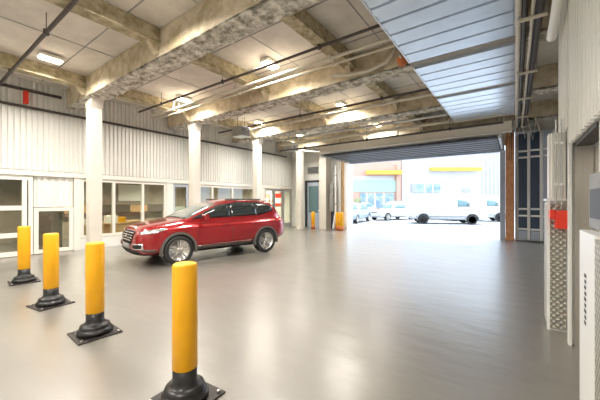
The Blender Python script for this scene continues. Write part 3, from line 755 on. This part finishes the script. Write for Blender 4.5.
    patch([B2],[(-.72,.31),(.72,.31)],[(-.70,.42),(.70,.42)],F,DF,'lower_intake',M['liner'],r,.014,12,4)
    patch([B2],[(-.70,.27),(.70,.27)],[(-.70,.30),(.70,.30)],F,DF,'skid_plate',M['chrome'],r,.02,12,3)
    patch([B2],[(-.24,.44),(.24,.44)],[(-.24,.55),(.24,.55)],F,DF,'number_plate',M['grey'],r,.03,4,3)
    for s in (1,-1):
        a = [(s*.52,.45),(s*.80,.45)]; b = [(s*.52,.58),(s*.80,.60)]
        fl = patch([B2],a,b,F,DF,'fog_lamp_surround',M['chrome'],r,.012,8,4)
        patch([B2],[(s*.54,.475),(s*.78,.475)],[(s*.54,.555),(s*.78,.575)],F,DF,'fog_lamp',M['liner'],fl,.022,6,4)
    # under-tray that closes the wheel bays
    MB().box(-1.9,1.9,-.6,.6,.24,.6).build('underbody', M['liner'], r)
    MB().rbox(-1.95,-1.72,-.55,.55,1.585,1.61,.01).build('spoiler', M['carred'], r)
    return r
car = suv()
fw_, rw_ = Vector((-6.80,4.22)), Vector((-6.32,6.86))
ctr = (fw_+rw_)/2; hd = (fw_-rw_).normalized()
left = Vector((-hd.y, hd.x)); ctr = ctr - left*.90        # the tyre contacts measured are on the driver's side
car.location = (ctr.x, ctr.y, 0); car.rotation_euler = (0,0,math.atan2(hd.y,hd.x))

def van(label, L=5.2, H=2.02, hw=.96):
    r = empty('van', (0,0,0), label=label, cat='van'); f = L/2; b = -L/2
    zt = pchip([(f,.70),(f-.05,.95),(f-.25,1.08),(f-.75,1.20),(f-.95,1.28),(f-1.25,1.62),(f-1.55,1.90),(f-1.9,1.99),(f-2.6,H),(b+.5,H),(b+.08,H-.04),(b,H-.12)])
    zb = pchip([(f,.45),(f-.15,.30),(f-.6,.27),(b+.4,.32),(b,.42)])
    w = pchip([(f,.62),(f-.08,.80),(f-.4,.93),(f-1.2,hw),(b+.3,hw),(b,.90)])
    zc = pchip([(f,.58),(f-.5,.65),(f-1.4,.85),(b,.85)])
    body = loft(b, f, zb, zt, w, zc, 6, 5, 70, 56, None, .09).build('body', M['vanwhite'], r, merge=True)
    ax = (f-1.08, b+.98)
    bool_cut(body, [cutter(x, .34, .40, s*.62 if s>0 else -1.2, 1.2 if s>0 else -.62) for x in ax for s in (1,-1)])
    B = bvh_of(body)
    for s in (1,-1):
        S = (lambda x,z,q=s: (x,3*q,z)); D = (0,-s,0)
        patch([B],[(f-1.02,1.26),(f-2.0,1.22)],[(f-1.28,1.60),(f-2.0,1.72)],S,D,'side_window',M['vanglass'],r,.01,8,5)
        patch([B],[(b+.15,.50),(f-1.45,.50)],[(b+.15,.60),(f-1.45,.60)],S,D,'side_moulding',M['grey'],r,.012,10,2)
        patch([B],[(f-2.1,.5),(f-2.115,.5)],[(f-2.1,1.85),(f-2.115,1.85)],S,D,'door_seam',M['grey'],r,.004,2,8)
        patch([B],[(f-3.2,.6),(f-3.215,.6)],[(f-3.2,1.85),(f-3.215,1.85)],S,D,'door_seam',M['grey'],r,.004,2,8)
        patch([B],[(f-.05,.82),(f-.55,.92)],[(f-.08,.95),(f-.55,1.05)],S,D,'headlamp',M['headlamp'],r,.01,6,4)
        MB().rbox(f-1.35,f-1.25,s*1.05-.1,s*1.05+.1,1.2,1.5,.03).build('wing_mirror', M['grey'], r)
        for x in ax: wheel(r, x, s*.83, s, .34, .22); arch(r, x, .34, .395, .44, s*.88, s*(hw+.008), M['grey'])
    F = lambda y,z: (6,y,z)
    patch([B],[(-.78,1.30),(.78,1.30)],[(-.70,1.82),(.70,1.82)],F,(-1,0,0),'windscreen',M['vanglass'],r,.012,10,6)
    patch([B],[(-.5,.55),(.5,.55)],[(-.5,.80),(.5,.80)],F,(-1,0,0),'grille',M['dark'],r,.012,8,4)
    MB().box(b+.5,f-.6,-.6,.6,.29,.6).build('underbody', M['liner'], r)
    return r
v1 = van('white panel van across the street with its full side in view')
v2 = copy_tree(v1); v2['label'] = 'white panel van at the right of the opening, partly behind the other van'
v1['group'] = v2['group'] = 'white vans across the street'
def along(px, w, px2, w2):
    def W(px, w):
        r_ = (px-300)/296*w; return Vector((.809*r_-.588*w, .588*r_+.809*w))
    return W(px,w), W(px2,w2)
def place(o, rear, front):
    d = (front-rear).normalized(); c = (rear+front)/2; o.location = (c.x,c.y,0); o.rotation_euler = (0,0,math.atan2(d.y,d.x))
a, b = along(407, 21.9, 484, 20.9); place(v1, a, b)
a, b = along(440, 25.0, 513, 23.4); place(v2, a, b)
for o in (v1,v2): o.location.z = -.02

def sedan(label, m_, L=4.5, H=1.5):
    r = empty('parked_car', (0,0,0), label=label, cat='car'); f = L/2; b = -L/2
    zt = pchip([(f,.55),(f-.08,.72),(f-.5,.85),(f-1.2,.95),(f-1.35,1.0),(f-2.0,H-.08),(f-2.6,H),(b+1.2,H-.08),(b+.55,1.15),(b+.15,1.0),(b,.7)])
    zb = pchip([(f,.35),(f-.3,.22),(b+.3,.24),(b,.4)]); w = pchip([(f,.55),(f-.2,.8),(f-.7,.88),(b+.5,.88),(b,.6)]); zc = lambda x: .6
    body = loft(b, f, zb, zt, w, zc, 3.2, 4, 60, 48, None, .22).build('body', m_, r, merge=True)
    ax = (f-.85, b+.9)
    bool_cut(body, [cutter(x, .32, .36, .55 if s>0 else -1.2, 1.2 if s>0 else -.55) for x in ax for s in (1,-1)])
    B = bvh_of(body)
    for s in (1,-1):
        S = (lambda x,z,q=s: (x,3*q,z)); D = (0,-s,0)
        patch([B],[(f-1.6,1.0),(b+1.0,1.02)],[(f-2.05,1.30),(f-2.6,1.36),(b+1.35,1.30)],S,D,'side_window',M['vanglass'],r,.012,10,5)
        for x in ax: wheel(r, x, s*.75, s, .32, .2)
    patch([B],[(-.6,1.0),(.6,1.0)],[(-.5,1.34),(.5,1.34)],lambda y,z:(6,y,z),(-1,0,0),'windscreen',M['vanglass'],r,.012,8,5)
    patch([B],[(-.75,.62),(.75,.62)],[(-.7,.74),(.7,.74)],lambda y,z:(6,y,z),(-1,0,0),'front_grille',M['dark'],r,.012,8,3)
    MB().box(b+.5,f-.5,-.5,.5,.22,.6).build('underbody', M['liner'], r)
    return r
s1 = sedan('blue grey car parked across the street at the left of the opening', M['sedanblue'])
a, b = along(366, 25.5, 337, 20.0); place(s1, a, b)
s2 = sedan('white car parked between the blue grey car and the vans', M['vanwhite'], 4.6, 1.62)
a, b = along(412, 27, 372, 24.6); place(s2, a, b)
s3 = sedan('white car parked farther back behind the blue grey car', M['vanwhite'], 4.4, 1.5)
a, b = along(372, 33, 350, 29.5); place(s3, a, b)
for o in (s1,s2,s3): o.location.z = -.02

# ------------------------------------------------------------------ buildings across the street
def cw2(px, w):
    r_ = (px-300)/296*w; return Vector((.809*r_-.588*w, .588*r_+.809*w))
def facade(name, pa, wa, pb, wb, h, m_, label, depth=8):
    a, b = cw2(pa,wa), cw2(pb,wb); d = (b-a); L = d.length
    r = empty(name, (a.x,a.y,0), math.atan2(d.y,d.x), label=label, cat='building')
    MB().box(0,L,0,depth,0,h).build('wall', m_, r)
    return r, L
def hy(y, w): return 1.6+(201-y)*w/296
# left building
W = 36
r1, L1 = facade('shop_building', 300, 35, 401.5, 35, 9, M['facadepink'], 'peach shop building with a pale green band seen at the left of the opening')
def fx(L, pa, wa, pb, wb, px):
    # distance along the facade for a picture column
    a, b = cw2(pa,wa), cw2(pb,wb); k = (px-300)/296; t0, t1 = 0, 1
    f = lambda t: ((a+(b-a)*t).x*.809+(a+(b-a)*t).y*.588)/(-(a+(b-a)*t).x*.588+(a+(b-a)*t).y*.809)
    for _ in range(40):
        tm = (t0+t1)/2
        if f(tm) < k: t0 = tm
        else: t1 = tm
    return t0*L
g = lambda px: fx(L1,300,35,401.5,35,px)
MB().box(g(352),g(396),-.05,-.001,hy(192,35),hy(180,35)).build('green_band', M['facadegreen'], r1)
wb_ = MB().box(g(360),g(394),-.12,-.001,hy(208,35),hy(193,35)).build('shop_window', M['shopglass'], r1)
for px in (366,374,383): MB().box(g(px),g(px)+.12,-.16,-.121,hy(208,35),hy(193,35)).build('mullion', M['white'], wb_)
MB().box(g(396),g(399),-.3,-.001,0,hy(165,35)).build('corner_post', M['facadepink'], r1)
MB().box(g(351),g(394),-.05,-.001,hy(180,35),hy(176,35)).build('white_band', M['facade'], r1)
o = empty('yellow_beam', (0,0,0), label='yellow overhead beam on the left building across the street', cat='beam')
o.parent = None; o.location = (r1.location.x, r1.location.y, 0); o.rotation_euler = r1.rotation_euler
MB().box(g(365),g(400),-.9,-.4,hy(174.5,34.5),hy(170.5,34.5)).build('beam', M['yellowbeam'], o)
for px in (368,380,392): MB().box(g(px),g(px)+.1,-.4,-.001,hy(174,34.5),hy(171,34.5)).build('arm', M['grey'], o)
# right building
r2, L2 = facade('white_building', 402, 35, 540, 35, 10, M['facade'], 'white building with a small blue window seen behind the vans')
g2 = lambda px: fx(L2,402,35,540,35,px)
wn = MB().box(g2(416),g2(440),-.1,-.001,hy(192,34),hy(183.5,34)).build('window', M['shopglass'], r2)
MB().box(g2(411),g2(416),-.12,-.001,hy(192,34),hy(183.5,34)).build('shutter', M['grey'], r2)
for px in (424,432): MB().box(g2(px),g2(px)+.12,-.14,-.101,hy(192,34),hy(183.5,34)).build('mullion', M['white'], wn)
m = MB()
for px in range(482,500,4): m.box(g2(px),g2(px)+.15,-.12,-.001,2.4,9)
m.build('pilaster', M['facade'], r2)
MB().box(g2(462),g2(470),-.08,-.001,hy(192,34),hy(188,34)).build('sign_plate', M['grey'], r2)
o = empty('yellow_beam', (r2.location.x,r2.location.y,0), r2.rotation_euler.z, label='long yellow overhead beam on the white building above the vans', cat='beam')
MB().box(g2(428),g2(478),-.8,-.4,hy(170.5,34),hy(167,34)).build('beam', M['yellowbeam'], o)
for px in (432,452,472): MB().box(g2(px),g2(px)+.1,-.4,-.001,hy(170,34),hy(167.5,34)).build('arm', M['grey'], o)
o = empty('shrub', (*cw2(353,26.5),-.02), label='small green shrub before the peach building at the left', cat='shrub')
m = MB()
for k in range(260):
    a = random.uniform(0,2*PI); q = random.random()**.5*.8; z = .3+random.random()*1.5; c = Vector((q*math.cos(a),q*math.sin(a),z)); s = random.uniform(.08,.16)
    u = Vector((random.gauss(0,1),random.gauss(0,1),random.gauss(0,1))).normalized(); v = u.orthogonal().normalized()
    m.add([c-u*s,c+v*s*.5,c+u*s,c-v*s*.5],[(0,1,2,3)])
m.build('foliage', M['foliage'], o); MB().tube([(0,0,0),(0,0,.8)],.05).build('stem', M['wood'], o)

# ------------------------------------------------------------------ light
world = bpy.data.worlds.new('World'); scn.world = world; world.use_nodes = True
bg = world.node_tree.nodes['Background']; bg.inputs['Color'].default_value = (.70,.83,1,1); bg.inputs['Strength'].default_value = 3.5
sun = bpy.data.lights.new('sun','SUN'); sun.energy = 2.2; sun.angle = math.radians(3); sun.color = (1,.97,.92)
so = bpy.data.objects.new('sun', sun); C.objects.link(so); so.rotation_euler = (math.radians(-38), math.radians(12), 0)
for y in (1,4.5,8,11.5,14): lampl(-13.4,y,2.65,85,(1,.88,.72),.6)  # added lamps without fixtures, put in to brighten the office behind the glass

# ------------------------------------------------------------------ camera
cam = bpy.data.cameras.new('camera'); cam.sensor_width = 36; cam.lens = 36*296/600; cam.shift_y = -1/600*-1
co = bpy.data.objects.new('camera', cam); C.objects.link(co); co.location = (0,0,1.6); co.rotation_euler = (PI/2,0,math.radians(36))
cam.clip_start = .05; scn.camera = co
scn.view_settings.view_transform = 'Standard'; scn.view_settings.look = 'None'; scn.view_settings.gamma = 1
scn.view_settings.use_curve_mapping = False; scn.view_settings.exposure = .62
